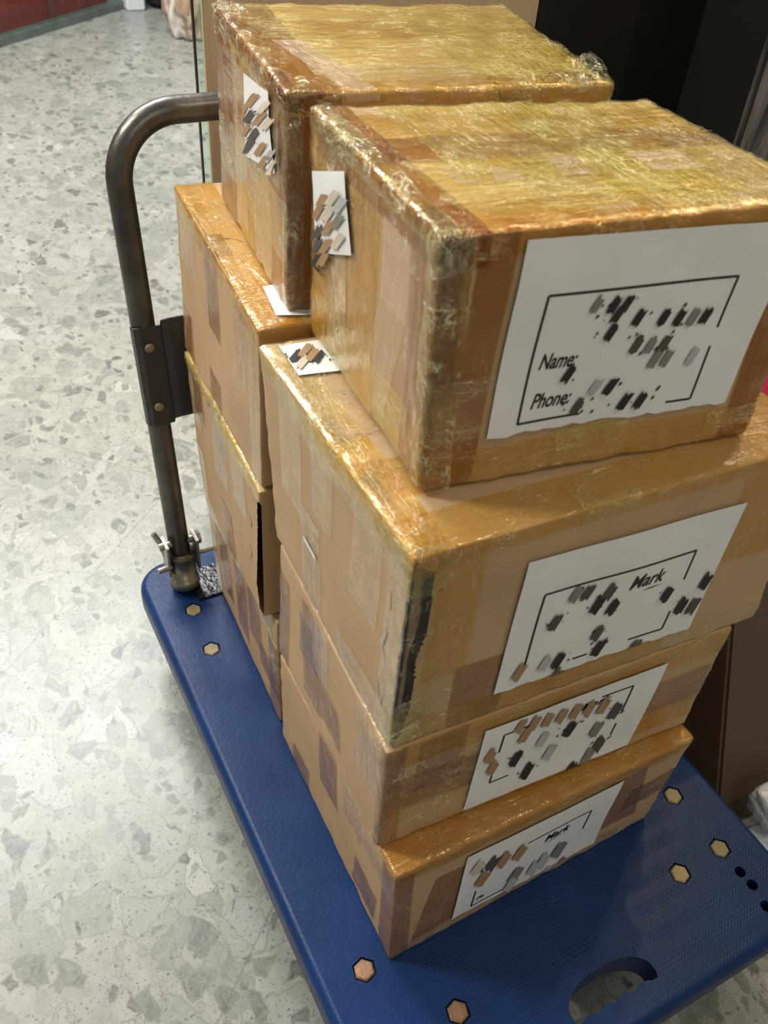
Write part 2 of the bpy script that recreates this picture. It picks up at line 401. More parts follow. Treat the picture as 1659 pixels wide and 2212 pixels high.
# handle: leaning back a little
def leg_y(z): return 1.112 + .150*(z-Z0)
def hp(x, z): return (x+OFF.x, leg_y(z)+OFF.y, z)
xl, xr, zb, zt, rc = .075, .695, Z0+.03, Z0+.922, .105
path = [hp(xl, zb+(zt-rc-zb)*k/14) for k in range(15)]
path += [hp(xl+rc-rc*math.cos(PI/2*k/12), zt-rc+rc*math.sin(PI/2*k/12)) for k in range(1, 13)]
path += [hp(xl+rc+(xr-xl-2*rc)*k/8, zt) for k in range(1, 9)]
path += [hp(xr-rc+rc*math.sin(PI/2*k/12), zt-rc+rc*math.cos(PI/2*k/12)) for k in range(1, 13)]
path += [hp(xr, zt-rc-(zt-rc-zb)*k/14) for k in range(1, 15)]
link('push_handle', tube_bm(path, .0215, 28), M['tube'], cart, True)
# cross plate riveted to the legs
def plate(z0, z1, x0, x1, dy, th, name, mat, bend=None):
    nb = bmesh.new(); xs = bend or [(x0, 0), (x1, 0)]
    rows = []
    for zz, t in ((z0, 0), (z1, 0)):
        rows.append([(x, q, zz+dz) for x, q, dz in [(a[0], a[1], a[2] if len(a) > 2 else 0) for a in xs]])
    fr = [[nb.verts.new((x+OFF.x, leg_y(z)+OFF.y-dy-q, z)) for x, q, z in r] for r in rows]
    bk = [[nb.verts.new((x+OFF.x, leg_y(z)+OFF.y-dy-q+th, z)) for x, q, z in r] for r in rows]
    n = len(xs)
    for k in range(n-1):
        nb.faces.new((fr[0][k], fr[0][k+1], fr[1][k+1], fr[1][k])); nb.faces.new((bk[0][k+1], bk[0][k], bk[1][k], bk[1][k+1]))
        nb.faces.new((fr[1][k], fr[1][k+1], bk[1][k+1], bk[1][k])); nb.faces.new((fr[0][k+1], fr[0][k], bk[0][k], bk[0][k+1]))
    for k in (0, n-1): nb.faces.new((fr[0][k], fr[1][k], bk[1][k], bk[0][k]))
    return link(name, nb, mat, cart)
pl = plate(Z0+.400, Z0+.590, 0, 0, .0240, .003, 'cross_plate', M['plate'],
     [(.051, -.020, -.004), (.053, -.008, -.002), (.062, 0), (.100, 0), (.1012, .004, .010), (.113, .010, .015), (.657, .010, .015), (.669, .004, .010), (.670, 0), (.708, 0), (.717, -.008, -.002), (.719, -.02, -.004)])
for zz in (.438, .553):
    for xx in (.075, .695):
        nb = bmesh.new(); bmesh.ops.create_uvsphere(nb, u_segments=16, v_segments=8, radius=.009)
        for v in nb.verts: v.co = Vector((v.co.x+xx+OFF.x, v.co.y*.5+leg_y(Z0+zz)+OFF.y-.0255, v.co.z+Z0+zz))
        link('rivet', nb, M['bolt'], pl, True)
# hinge sockets, axle, pins
for sx in (1, -1):
    def X(x): return (x if sx > 0 else W-x)+OFF.x
    cy = 1.110+OFF.y
    s = link('hinge_socket', tube_bm([(X(.0735), cy-.005, Z0+.003), (X(.0735), cy-.004, Z0+.012), (X(.074), cy, Z0+.030), (X(.0745), cy+.002, Z0+.034), (X(.0745), cy+.008, Z0+.088), (X(.0745), cy+.008, Z0+.092)], [.020, .030, .031, .027, .0275, .030], 28), M['zinc'], cart, True)
    link('black_base_plate', box_bm(min(X(.085), X(.165)), max(X(.085), X(.165)), cy-.055, cy+.035, Z0+.0005, Z0+.006, .0015), M['black_plate'], cart)
    for ex in (-.031, .031):
        nb = box_bm(X(.0745+ex)-.0028, X(.0745+ex)+.0028, cy-.016, cy+.028, Z0+.05, Z0+.135, .0022)
        link('hinge_ear', nb, M['zinc'], cart)
    link('hinge_bolt', tube_bm([(X(.0745-.042), cy+.013, Z0+.118), (X(.0745+.042), cy+.013, Z0+.118)], .008, 12), M['zinc'], cart)
    link('hinge_nut', tube_bm([(X(.0745+.033), cy+.013, Z0+.118), (X(.0745+.044), cy+.013, Z0+.118)], .0145, 6), M['zinc'], cart)
    link('latch_pin', tube_bm([(X(.020), cy-.010, Z0+.075), (X(.048), cy-.010, Z0+.078)], .0062, 12), M['zinc'], cart)
    nb = tube_bm([(X(.046), cy+.02, Z0+.08), (X(.040), cy+.03, Z0+.11), (X(.030), cy+.04, Z0+.135)], .006, 10); link('latch_lever', nb, M['zinc'], cart)
link('release_bar', tube_bm([(.10+OFF.x, 1.115+OFF.y, Z0+.082), (.67+OFF.x, 1.115+OFF.y, Z0+.082)], .0055, 14), M['zinc'], cart)
for cx in (.11, .66):
    for cyy in (.19, .98):
        X0, Y0 = cx+OFF.x, cyy+OFF.y
        k = link('caster', box_bm(X0-.055, X0+.055, Y0-.06, Y0+.06, Z0-.065, Z0-.058, .002), M['zinc'], cart)
        for sgn in (-1, 1):
            link('fork', box_bm(X0+sgn*.028-.002, X0+sgn*.028+.002, Y0-.025, Y0+.025, .05, Z0-.064, .001), M['zinc'], k)
        link('wheel', tube_bm([(X0-.022, Y0, .068), (X0-.018, Y0, .068), (X0+.018, Y0, .068), (X0+.022, Y0, .068)], [.060, .0675, .0675, .060], 32), M['rubber'], k, True)

# ------------------------------------------------------------------ cartons
HEXA = {"F1": {"d": [0.5224143197972909, 0.41854325054165775, 0.2654415791915966], "c": [[0.101, 0.238, 0.0], [0.094, 0.247, 0.265], [0.113, 0.675, 0.0], [0.103, 0.659, 0.265], [0.62, 0.246, 0.0], [0.619, 0.236, 0.265], [0.6227, 0.6601, 0.0], [0.6227, 0.6601, 0.2654]]}, "F2": {"d": [0.5336018991798528, 0.3739633259572216, 0.24283963194462949], "c": [[0.09, 0.293, 0.265], [0.083, 0.289, 0.508], [0.104, 0.664, 0.265], [0.108, 0.6648, 0.5083], [0.622, 0.262, 0.265], [0.613, 0.258, 0.508], [0.6408, 0.6352, 0.2654], [0.6408, 0.6352, 0.5083]]}, "F3": {"d": [0.5705376609678814, 0.402745096135036, 0.32162893508466717], "c": [[0.086, 0.291, 0.508], [0.085, 0.288, 0.83], [0.108, 0.677, 0.508], [0.092, 0.686, 0.83], [0.651, 0.257, 0.508], [0.618, 0.259, 0.83], [0.6712, 0.661, 0.5083], [0.634, 0.661, 0.83]]}, "T": {"d": [0.41095167261483895, 0.3306793080170276, 0.2721784694912859], "c": [[0.135, 0.366, 0.83], [0.128, 0.37, 1.102], [0.1658, 0.6921, 0.8299], [0.158, 0.685, 1.102], [0.527, 0.306, 0.83], [0.5342, 0.3146, 1.1021], [0.5738, 0.6429, 0.8299], [0.548, 0.605, 1.102]]}, "B1": {"d": [0.5, 0.3758207223806116, 0.272766587947522], "c": [[0.121, 0.704, 0.0], [0.121, 0.714, 0.273], [0.139, 1.085, 0.0], [0.125, 1.074, 0.273], [0.6207, 0.6883, 0.0], [0.6207, 0.6883, 0.2728], [0.6343, 1.0639, 0.0], [0.6343, 1.0639, 0.2728]]}, "B2": {"d": [0.5, 0.3811671752178679, 0.29409615711604187], "c": [[0.104, 0.733, 0.273], [0.099, 0.718, 0.567], [0.124, 1.082, 0.273], [0.123, 1.119, 0.567], [0.6009, 0.6984, 0.2728], [0.6009, 0.6984, 0.5669], [0.6216, 1.079, 0.2728], [0.6216, 1.079, 0.5669]]}, "B3": {"d": [0.5, 0.428380559158024, 0.2746415043600133], "c": [[0.104, 0.721, 0.567], [0.098, 0.701, 0.842], [0.126, 1.126, 0.567], [0.143, 1.159, 0.842], [0.6003, 0.6745, 0.5669], [0.6003, 0.6745, 0.8415], [0.6324, 1.1016, 0.5669], [0.6324, 1.1016, 0.8415]]}, "B4": {"d": [0.41397537369315246, 0.3514452086382696, 0.26428509401806577], "c": [[0.148, 0.726, 0.842], [0.145, 0.722, 1.106], [0.193, 1.078, 0.842], [0.203, 1.099, 1.106], [0.5541, 0.6649, 0.8415], [0.536, 0.655, 1.106], [0.6076, 1.0122, 0.8415], [0.626, 1.019, 1.106]]}}
SM = {"T_front": [[0.1609, 0.1949, 0.0046, 0.0091, 0.0049, -0.002, "g"], [0.1801, 0.1917, 0.0045, 0.0092, 0.0051, -0.002, "d"], [0.1942, 0.1919, 0.0044, 0.0093, 0.0051, -0.002, "d"], [0.1869, 0.1814, 0.0045, 0.0094, 0.0052, -0.002, "d"], [0.1843, 0.1624, 0.0046, 0.0097, 0.0053, -0.0021, "d"], [0.212, 0.1745, 0.0045, 0.0096, 0.0054, -0.0021, "d"], [0.2422, 0.1708, 0.0043, 0.0097, 0.0055, -0.0022, "d"], [0.2618, 0.1684, 0.0042, 0.0098, 0.0056, -0.0022, "d"], [0.2789, 0.1663, 0.0041, 0.0099, 0.0058, -0.0022, "g"], [0.2941, 0.1654, 0.0041, 0.01, 0.0059, -0.0022, "d"], [0.2184, 0.1439, 0.0045, 0.01, 0.0055, -0.0023, "m"], [0.2353, 0.1416, 0.0044, 0.0101, 0.0056, -0.0023, "g"], [0.252, 0.1404, 0.0044, 0.0102, 0.0057, -0.0023, "m"], [0.246, 0.1246, 0.0045, 0.0103, 0.0058, -0.0024, "g"], [0.2603, 0.1237, 0.0043, 0.0104, 0.0058, -0.0024, "g"], [0.2926, 0.1202, 0.0041, 0.0106, 0.006, -0.0024, "l"], [0.148, 0.1205, 0.0049, 0.0101, 0.0052, -0.0023, "d"], [0.2012, 0.0992, 0.0048, 0.0105, 0.0056, -0.0025, "d"], [0.1833, 0.1008, 0.0049, 0.0105, 0.0055, -0.0024, "l"], [0.2237, 0.078, 0.0047, 0.0109, 0.0058, -0.0026, "d"], [0.243, 0.076, 0.0046, 0.0111, 0.006, -0.0026, "d"], [0.1679, 0.0798, 0.005, 0.0107, 0.0055, -0.0026, "m"]], "T_left": [[0.2711, 0.1954, -0.0168, 0.0155, -0.0144, 0.0042, "b"], [0.2388, 0.2106, -0.0156, 0.0147, -0.0136, 0.0039, "p"], [0.2885, 0.1755, -0.0176, 0.0164, -0.015, 0.0046, "b"], [0.2518, 0.188, -0.0162, 0.0156, -0.014, 0.0043, "p"], [0.2879, 0.1517, -0.0177, 0.0173, -0.0151, 0.005, "m"], [0.2512, 0.1729, -0.0164, 0.0161, -0.0142, 0.0045, "b"], [0.2182, 0.2115, -0.0149, 0.0144, -0.0131, 0.0038, "l"], [0.2238, 0.1921, -0.0153, 0.0151, -0.0133, 0.0041, "g"], [0.2954, 0.1319, -0.0183, 0.0181, -0.0156, 0.0054, "m"], [0.2604, 0.1477, -0.0169, 0.0171, -0.0145, 0.005, "b"], [0.2225, 0.1699, -0.0155, 0.0159, -0.0136, 0.0045, "p"], [0.303, 0.1085, -0.0188, 0.019, -0.0159, 0.0058, "d"], [0.2718, 0.126, -0.0175, 0.018, -0.015, 0.0054, "b"], [0.3109, 0.0852, -0.0193, 0.02, -0.0163, 0.0063, "d"]], "B4_left": [[0.1271, 0.2142, -0.0276, 0.0172, -0.02, 0.005, "b"], [0.0733, 0.2244, -0.025, 0.0163, -0.0183, 0.0046, "p"], [0.1891, 0.1802, -0.0309, 0.019, -0.0222, 0.0058, "b"], [0.1409, 0.1909, -0.0285, 0.0182, -0.0207, 0.0055, "m"], [0.0914, 0.2053, -0.026, 0.0172, -0.019, 0.0051, "b"], [0.054, 0.2132, -0.0242, 0.0165, -0.0179, 0.0048, "p"], [0.1672, 0.1652, -0.0301, 0.0194, -0.0217, 0.006, "b"], [0.1201, 0.1764, -0.0278, 0.0186, -0.0202, 0.0057, "m"], [0.1574, 0.1488, -0.0298, 0.0199, -0.0216, 0.0063, "m"], [0.0879, 0.1718, -0.0263, 0.0184, -0.0192, 0.0057, "b"], [0.0462, 0.1796, -0.0244, 0.0177, -0.018, 0.0054, "l"], [0.0784, 0.159, -0.0261, 0.0188, -0.0191, 0.0059, "b"], [0.0368, 0.1689, -0.024, 0.018, -0.0178, 0.0055, "p"]], "F3_front": [[0.2013, 0.1532, 0.0055, 0.0138, 0.007, -0.0054, "m"], [0.273, 0.1785, 0.0052, 0.0137, 0.0075, -0.0053, "m"], [0.2595, 0.1597, 0.0053, 0.014, 0.0074, -0.0054, "d"], [0.2852, 0.1471, 0.0052, 0.0143, 0.0076, -0.0056, "d"], [0.3713, 0.1368, 0.005, 0.0148, 0.0084, -0.0058, "d"], [0.4342, 0.1341, 0.0048, 0.0152, 0.0089, -0.006, "d"], [0.4049, 0.1001, 0.0049, 0.0157, 0.0088, -0.0063, "d"], [0.4271, 0.0902, 0.0049, 0.016, 0.009, -0.0064, "m"], [0.2731, 0.1036, 0.0054, 0.015, 0.0077, -0.0059, "m"], [0.283, 0.0706, 0.0055, 0.0157, 0.008, -0.0063, "d"], [0.2014, 0.078, 0.0057, 0.0152, 0.0073, -0.0061, "l"], [0.2213, 0.0733, 0.0056, 0.0154, 0.0074, -0.0062, "d"], [0.2263, 0.0385, 0.0057, 0.016, 0.0076, -0.0065, "o"], [0.1637, 0.0778, 0.0058, 0.015, 0.007, -0.006, "b"], [0.3471, 0.039, 0.0052, 0.0165, 0.0085, -0.0068, "o"], [0.2215, 0.1941, 0.0053, 0.0133, 0.007, -0.005, "g"], [0.2388, 0.1899, 0.0053, 0.0134, 0.0072, -0.0051, "m"]], "F2_front": [[0.2823, 0.1353, 0.0047, 0.0188, 0.0089, -0.0086, "d"], [0.3342, 0.1055, 0.0044, 0.0197, 0.0097, -0.0091, "g"], [0.1982, 0.1137, 0.0054, 0.0187, 0.0082, -0.0087, "d"], [0.2378, 0.1383, 0.0051, 0.0185, 0.0085, -0.0084, "l"], [0.2592, 0.0903, 0.0051, 0.0196, 0.009, -0.009, "l"], [0.2265, 0.062, 0.0053, 0.0199, 0.0087, -0.0094, "d"], [0.3142, 0.0056, 0.0047, 0.0217, 0.0099, -0.0104, "d"], [0.3514, 0.0554, 0.0044, 0.0208, 0.0101, -0.0098, "m"], [0.338, 0.0269, 0.0046, 0.0213, 0.0101, -0.0102, "g"], [0.1526, 0.1498, 0.0056, 0.0178, 0.0076, -0.0081, "b"], [0.1615, 0.1155, 0.0056, 0.0185, 0.0078, -0.0085, "b"], [0.1899, 0.1989, 0.0052, 0.0171, 0.0077, -0.0076, "b"], [0.2125, 0.1915, 0.0051, 0.0173, 0.008, -0.0077, "b"], [0.2351, 0.1864, 0.005, 0.0175, 0.0083, -0.0079, "b"], [0.2579, 0.1823, 0.0048, 0.0178, 0.0085, -0.0079, "b"], [0.2812, 0.1782, 0.0046, 0.018, 0.0087, -0.008, "b"], [0.3052, 0.1728, 0.0044, 0.0182, 0.009, -0.0082, "b"], [0.3304, 0.1647, 0.0042, 0.0184, 0.0092, -0.0084, "b"], [0.3571, 0.139, 0.0041, 0.0191, 0.0097, -0.0088, "m"], [0.2023, 0.1702, 0.0052, 0.0177, 0.008, -0.0079, "b"]], "F1_front": [[0.3063, 0.0847, 0.0065, 0.0221, 0.0124, -0.0158, "t"], [0.276, 0.0758, 0.007, 0.0218, 0.0119, -0.0156, "l"], [0.2146, 0.1603, 0.0072, 0.0196, 0.0101, -0.0131, "b"], [0.1845, 0.1647, 0.0075, 0.0191, 0.0097, -0.0128, "b"], [0.1633, 0.1689, 0.0076, 0.0188, 0.0093, -0.0126, "m"], [0.1375, 0.1801, 0.0078, 0.0184, 0.0089, -0.0121, "p"], [0.1518, 0.1356, 0.0079, 0.0192, 0.0094, -0.013, "b"], [0.2998, 0.013, 0.007, 0.0232, 0.0129, -0.0175, "l"], [0.2596, 0.0672, 0.0071, 0.0217, 0.0116, -0.0156, "l"], [0.2173, 0.0512, 0.0077, 0.0213, 0.0111, -0.0156, "l"], [0.2211, 0.0793, 0.0075, 0.021, 0.0109, -0.0149, "g"], [0.3299, 0.0096, 0.0065, 0.0238, 0.0135, -0.018, "g"]], "F3_top": [[0.0336, 0.3611, 0.0126, 0.0115, 0.0037, -0.0046, "d"], [0.0498, 0.3692, 0.0128, 0.0117, 0.0036, -0.0046, "b"], [0.0363, 0.3458, 0.0125, 0.0113, 0.0037, -0.0044, "p"], [0.0537, 0.3566, 0.0128, 0.0115, 0.0036, -0.0045, "b"], [0.0621, 0.3516, 0.013, 0.0114, 0.0037, -0.0046, "d"]]}

class BG:
    def __init__(s, key, seed, rad=.004, amp=.0022, crum=.0016):
        s.w, s.d, s.h = HEXA[key]['d']; s.c = [Vector((p[0], p[1], p[2]+Z0+(-.0016 if i & 1 else .0016))) for i, p in enumerate(HEXA[key]['c'])]
        s.rad = rad; s.seed = Vector((seed*3.1, seed*1.7, seed*.9)); s.amp = amp; s.crum = crum
        s.base = sum((s.c[i] for i in (0, 2, 4, 6)), Vector())/4
    def disp(s, p):
        dx = min(p.x, s.w-p.x); dy = min(p.y, s.d-p.y); dz = min(p.z, s.h-p.z)
        a = sorted((abs(dx), abs(dy), abs(dz)))
        e = math.exp(-a[1]/.018)
        mid = min(1, a[1]/.05)
        v = s.amp*noise.noise(p*7+s.seed)*1.6*mid
        if p.z < 1e-6 or p.z > s.h-1e-6: v = v*.35-.0008
        v += s.crum*e*(noise.noise(p*32+s.seed)*1.2+noise.noise(p*80+s.seed)*.5)
        return v
    def pos(s, p, off=0.0):
        r = s.rad
        q = Vector((min(max(p.x, r), s.w-r), min(max(p.y, r), s.d-r), min(max(p.z, r), s.h-r)))
        v = p-q
        n = v.normalized() if v.length > 1e-9 else Vector((0, 0, 1))
        P = q + n*(r+off+s.disp(p))
        u, vv, t = P.x/s.w, P.y/s.d, P.z/s.h
        R = Vector()
        for i, c in enumerate(s.c):
            R += c*((u if i & 4 else 1-u)*(vv if i & 2 else 1-vv)*(t if i & 1 else 1-t))
        return R - s.base
    def unfold(s, f, a, c):
        w, d, h = s.w, s.d, s.h
        if f == 'top':
            if a < 0: return Vector((0, c, h+a))
            if a > w: return Vector((w, c, h-(a-w)))
            if c < 0: return Vector((a, 0, h+c))
            if c > d: return Vector((a, d, h-(c-d)))
            return Vector((a, c, h))
        if f == 'front':
            if a < 0: return Vector((0, -a, c))
            if a > w: return Vector((w, a-w, c))
            if c > h: return Vector((a, c-h, h))
            if c < 0: return Vector((a, -c, 0))
            return Vector((a, 0, c))
        if f == 'left':
            if a < 0: return Vector((-a, 0, c))
            if a > d: return Vector((a-d, d, c))
            if c > h: return Vector((c-h, a, h))
            if c < 0: return Vector((-c, a, 0))
            return Vector((0, a, c))
    def at(s, f, a, c, off=0.0): return s.pos(s.unfold(f, a, c), off)

def axis(Ln, r, step, fine=None):
    g = {0, r*.3, r*.65, r, Ln, Ln-r*.3, Ln-r*.65, Ln-r}
    n = max(2, int((Ln-2*r)/step)); g |= {r+(Ln-2*r)*k/n for k in range(n+1)}
    if fine: g |= {k*.0018 for k in range(1, int(fine/.0018))}
    return sorted(g)
def carton(key, B, parent, mat, skip=None, fine=None):
    bm = bmesh.new(); cache = {}
    def v(p):
        k = (round(p.x, 5), round(p.y, 5), round(p.z, 5))
        if k not in cache: cache[k] = bm.verts.new(B.pos(p))
        return cache[k]
    fx = axis(B.w, B.rad, .010, fine); fy = axis(B.d, B.rad, .010, fine); fz = axis(B.h, B.rad, .0045 if fine else .010)
    def sheet(us, vs, fn, nm):
        for i in range(len(us)-1):
            for j in range(len(vs)-1):
                if skip and skip(nm, (us[i]+us[i+1])/2, (vs[j]+vs[j+1])/2): continue
                q = [fn(us[i], vs[j]), fn(us[i+1], vs[j]), fn(us[i+1], vs[j+1]), fn(us[i], vs[j+1])]
                try: bm.faces.new([v(p) for p in q]).smooth = True
                except ValueError: pass
    sheet(fx, fz, lambda a, c: Vector((a, 0, c)), 'front'); sheet(fx, fz, lambda a, c: Vector((a, B.d, c)), 'back')
    sheet(fy, fz, lambda a, c: Vector((0, a, c)), 'left'); sheet(fy, fz, lambda a, c: Vector((B.w, a, c)), 'right')
    sheet(fx, fy, lambda a, c: Vector((a, c, B.h)), 'top'); sheet(fx, fy, lambda a, c: Vector((a, c, 0)), 'bottom')
    bmesh.ops.recalc_face_normals(bm, faces=bm.faces)
    return link('carton', bm, mat, parent)
LAY = {}
def strip(B, parent, f, a0, a1, c0, c1, mat, skew=0.0, jag='', name='tape_strip', off=None, wr=0.0, step=.006, label=None):
    """film laid on the carton, folding over its edges. skew shifts a with c; jag: which of l r b t ends are toothed"""
    k = id(B); LAY[k] = LAY.get(k, 0)+1
    o0 = off if off is not None else .0007+.00022*(LAY[k] % 9)
    na = max(2, int((a1-a0)/step)); nc = max(2, int((c1-c0)/step))
    bm = bmesh.new(); uvl = bm.loops.layers.uv.new('UVMap'); rnd = random.random()*9
    rows = []; long_c = (c1-c0) > (a1-a0)
    for i in range(na+1):
        r = []
        for j in range(nc+1):
            a = a0+(a1-a0)*i/na; c = c0+(c1-c0)*j/nc
            if (i == 0 and 'l' in jag): a += random.uniform(0, .0045)
            if (i == na and 'r' in jag): a -= random.uniform(0, .0045)
            if (j == 0 and 'b' in jag): c += random.uniform(0, .006)
            if (j == nc and 't' in jag): c -= random.uniform(0, .006)
            aa = a + (skew*(c-c0) if long_c else 0); cc = c + (0 if long_c else skew*(a-a0))
            q = B.unfold(f, aa, cc)
            w = wr*max(0, noise.noise(Vector((a*24+rnd, c*24, rnd))))
            w += wr*.6*max(0, noise.noise(Vector((a*60+rnd, c*60, rnd))))
            r.append((bm.verts.new(B.pos(q, o0+w)), (c+rnd, a) if long_c else (a+rnd, c)))
        rows.append(r)
    for i in range(na):
        for j in range(nc):
            q = (rows[i][j], rows[i+1][j], rows[i+1][j+1], rows[i][j+1])
            if f == 'left': q = q[::-1]
            fc = bm.faces.new([x[0] for x in q]); fc.smooth = True
            for lp, x in zip(fc.loops, q): lp[uvl].uv = x[1]
    o = link(name, bm, M[mat], parent)
    if label: o['label'] = label
    return o
def poly(B, parent, f, pts, mat, name, off):
    bm = bmesh.new(); bm.faces.new([bm.verts.new(B.at(f, a, c, off)) for a, c in pts])
    bmesh.ops.triangulate(bm, faces=bm.faces); return link(name, bm, M[mat], parent)
def crack(B, parent, f, pts, wdt, off=.0006, mat='black', name='torn_slit'):
    bm = bmesh.new(); P = []
    for (a0, c0), (a1, c1) in zip(pts, pts[1:]):
        for k in range(5): P.append((a0+(a1-a0)*k/5, c0+(c1-c0)*k/5))
    P.append(pts[-1]); n = len(P); A = []; Bv = []
    for i, (a, c) in enumerate(P):
        q = P[min(i+1, n-1)]; p = P[max(i-1, 0)]; d = Vector((q[0]-p[0], q[1]-p[1])).normalized()
        w = wdt*math.sin(PI*min(.95, max(.05, i/(n-1))))*random.uniform(.5, 1.2)
        A.append(bm.verts.new(B.at(f, a-d.y*w, c+d.x*w, off))); Bv.append(bm.verts.new(B.at(f, a+d.y*w, c-d.x*w, off)))
    for i in range(n-1): bm.faces.new((A[i], A[i+1], Bv[i+1], Bv[i]))
    return link(name, bm, M[mat], parent)
def paper(B, parent, f, quad, name='shipping_label', n=26, off=.0034, torn=True, curl=0):
    """quad: TL, TR, BR, BL in face metres; returns (object, map)"""
    TL, TR, BR, BL = [Vector(q) for q in quad]
    def st(s, t): return TL*(1-s)*(1-t)+TR*s*(1-t)+BR*s*t+BL*(1-s)*t
    bm = bmesh.new(); g = []
    for i in range(n+1):
        row = []
        for j in range(n+1):
            t = j/n
            if j == n and torn: t -= random.uniform(0, .02)
            p = st(i/n, t); row.append(bm.verts.new(B.at(f, p.x, p.y, off)))
        g.append(row)
    for i in range(n):
        for j in range(n): bm.faces.new((g[i][j], g[i][j+1], g[i+1][j+1], g[i+1][j])).smooth = True
    return link(name, bm, M['paper'], parent), st
def frame(B, parent, f, st, s0, s1, t0, t1, w=.010, off=.0039, gaps=()):
    def seg(p, q, hor):
        n = 20; bm = None
        for k in range(n):
            if any(g[0] == hor and g[1] <= (k+.5)/n <= g[2] and abs(g[3]-(p[1] if hor == 'h' else p[0])) < .01 for g in gaps):
                if bm: link('frame_line', bm, M['ink'], parent)
                bm = None; continue
            bm = bm or bmesh.new()
            a = (p[0]+(q[0]-p[0])*k/n, p[1]+(q[1]-p[1])*k/n); b = (p[0]+(q[0]-p[0])*(k+1)/n, p[1]+(q[1]-p[1])*(k+1)/n)
            dx, dy = ((0, w*.7) if hor == 'h' else (w/2, 0))
            vs = [bm.verts.new(B.at(f, *st(x, y), off)) for x, y in ((a[0]-dx, a[1]-dy), (a[0]+dx, a[1]+dy), (b[0]+dx, b[1]+dy), (b[0]-dx, b[1]-dy))]
            bm.faces.new(vs)
        if bm: link('frame_line', bm, M['ink'], parent)
    seg((s0, t0), (s1, t0), 'h'); seg((s0, t1), (s1, t1), 'h'); seg((s0, t0), (s0, t1), 'v'); seg((s1, t0), (s1, t1), 'v')
def text(B, parent, f, st, body, s, t, hgt, wid, off=.0040, shear=.25, bold=.018):
    cu = bpy.data.curves.new('lettering', 'FONT'); cu.body = body; cu.size = 1; cu.shear = shear; cu.offset = bold
    to = bpy.data.objects.new('lettering_source', cu); COL.objects.link(to)
    bpy.context.view_layer.update(); me = to.evaluated_get(bpy.context.evaluated_depsgraph_get()).to_mesh()
    bm = bmesh.new(); bm.from_mesh(me); to.evaluated_get(bpy.context.evaluated_depsgraph_get()).to_mesh_clear()
    bpy.data.objects.remove(to); bpy.data.curves.remove(cu)
    xs = [v.co.x for v in bm.verts]; x0, x1 = min(xs), max(xs)
    for v in bm.verts:
        p = st(s+(v.co.x-x0)/(x1-x0)*wid, t-v.co.y/.72*hgt); v.co = B.at(f, p.x, p.y, off)
    return link('lettering', bm, M['ink'], parent)
def smears(B, parent, f, key, off=.0046, clip=None):
    groups = {}
    for px, py, lx, ly, wx, wy, c in SM[key]: groups.setdefault(c, []).append((px, py, lx, ly, wx, wy))
    for c, lst in groups.items():
        for px, py, lx, ly, wx, wy in lst:
            bm = bmesh.new(); n = 5
            A = []; Bv = []
            for k in range(n+1):
                e0 = -1+random.uniform(-.35, .2); e1 = 1+random.uniform(-.35, .3); w = -1+2*k/n
                for e, Ls in ((e0, A), (e1, Bv)):
                    a, cc = px+lx*.8*e+wx*w*.8, py+ly*.8*e+wy*w*.8
                    if clip: a = min(max(a, clip[0]), clip[1]); cc = min(max(cc, clip[2]), clip[3])
                    Ls.append(bm.verts.new(B.at(f, a, cc, off+.0002*(len(groups)))))
            for k in range(n): bm.faces.new((A[k], A[k+1], Bv[k+1], Bv[k]))
            link('redaction_smear', bm, M['sm_'+c], parent)  # stands for a blurred-out block of writing, not for ink
        # small flecks of broken print
        if c in 'dm':
            bm = bmesh.new()
            for _ in range(26):
                q = random.choice(lst); a = q[0]+random.uniform(-.02, .02); cc = q[1]+random.uniform(-.012, .012)
                if clip: a = min(max(a, clip[0]), clip[1]); cc = min(max(cc, clip[2]), clip[3])
                e = random.uniform(.0006, .0018)
                bm.faces.new([bm.verts.new(B.at(f, a+dx*e, cc+dy*e*1.5, off)) for dx, dy in ((-1, -1), (1, -.4), (1.4, 1), (-.5, .8))])
            link('print_flecks', bm, M['sm_'+c], parent)['kind'] = 'stuff'
GRP = {}
def new_box(key, label, seed, **kw):
    B = BG(key, seed, **kw)
    t = thing('cardboard_box', label, 'box', B.base)
    return B, t

# ---- F1: bottom front box
B, t = new_box('F1', 'lowest box of the front stack, on the blue deck, with glossy amber top edge', 1, rad=.004)
carton('F1', B, t, M['card'])
for a0, a1, c0, c1, m, sk, j in ((.185, .250, .125, .29, 'tape_brown', .05, 'b'), (.055, .130, .02, .11, 'tape_brown', -.1, 'tb'), (.300, .365, -.01, .07, 'tape_brown', 0, 't'), (-.03, .035, .0, .255, 'tape_brown', 0, ''), (.10, .165, .175, .30, 'tape_clear', 0, 'b'), (.0, .10, .17, .215, 'tape_clear', .3, 'r')):
    strip(B, t, 'left', a0, a1, c0, c1, m, sk, j)
strip(B, t, 'top', -.01, B.w+.02, -.012, .075, 'tape_amber', 0, '')
strip(B, t, 'top', .0, B.w, -.028, .050, 'tape_amber', 0, '')
for a0, a1, c0, c1, m, sk in ((.035, .110, .03, .20, 'tape_brown', .2), (.40, .475, .06, .24, 'tape_brown', -.2), (.43, .53, .10, .175, 'tape_brown', .1), (.02, .45, .0, .04, 'tape_clear', 0)):
    strip(B, t, 'front', a0, a1, c0, c1, m, sk, 'tb')
lb, st = paper(B, t, 'front', ((.1161, .2246), (.392, .2358), (.3955, .0241), (.1076, .033)))
frame(B, lb, 'front', st, .12, .835, .27, .93, gaps=(('h', .3, 1, .93), ('h', 0, .4, .27), ('v', .15, .6, .12), ('v', .45, 1, .835)))
text(B, lb, 'front', st, 'Mark', .54, .42, .10, .17)
crack(B, lb, 'front', [tuple(st(.54, .455)), tuple(st(.71, .45))], .0009, .0042, 'ink', 'underline')
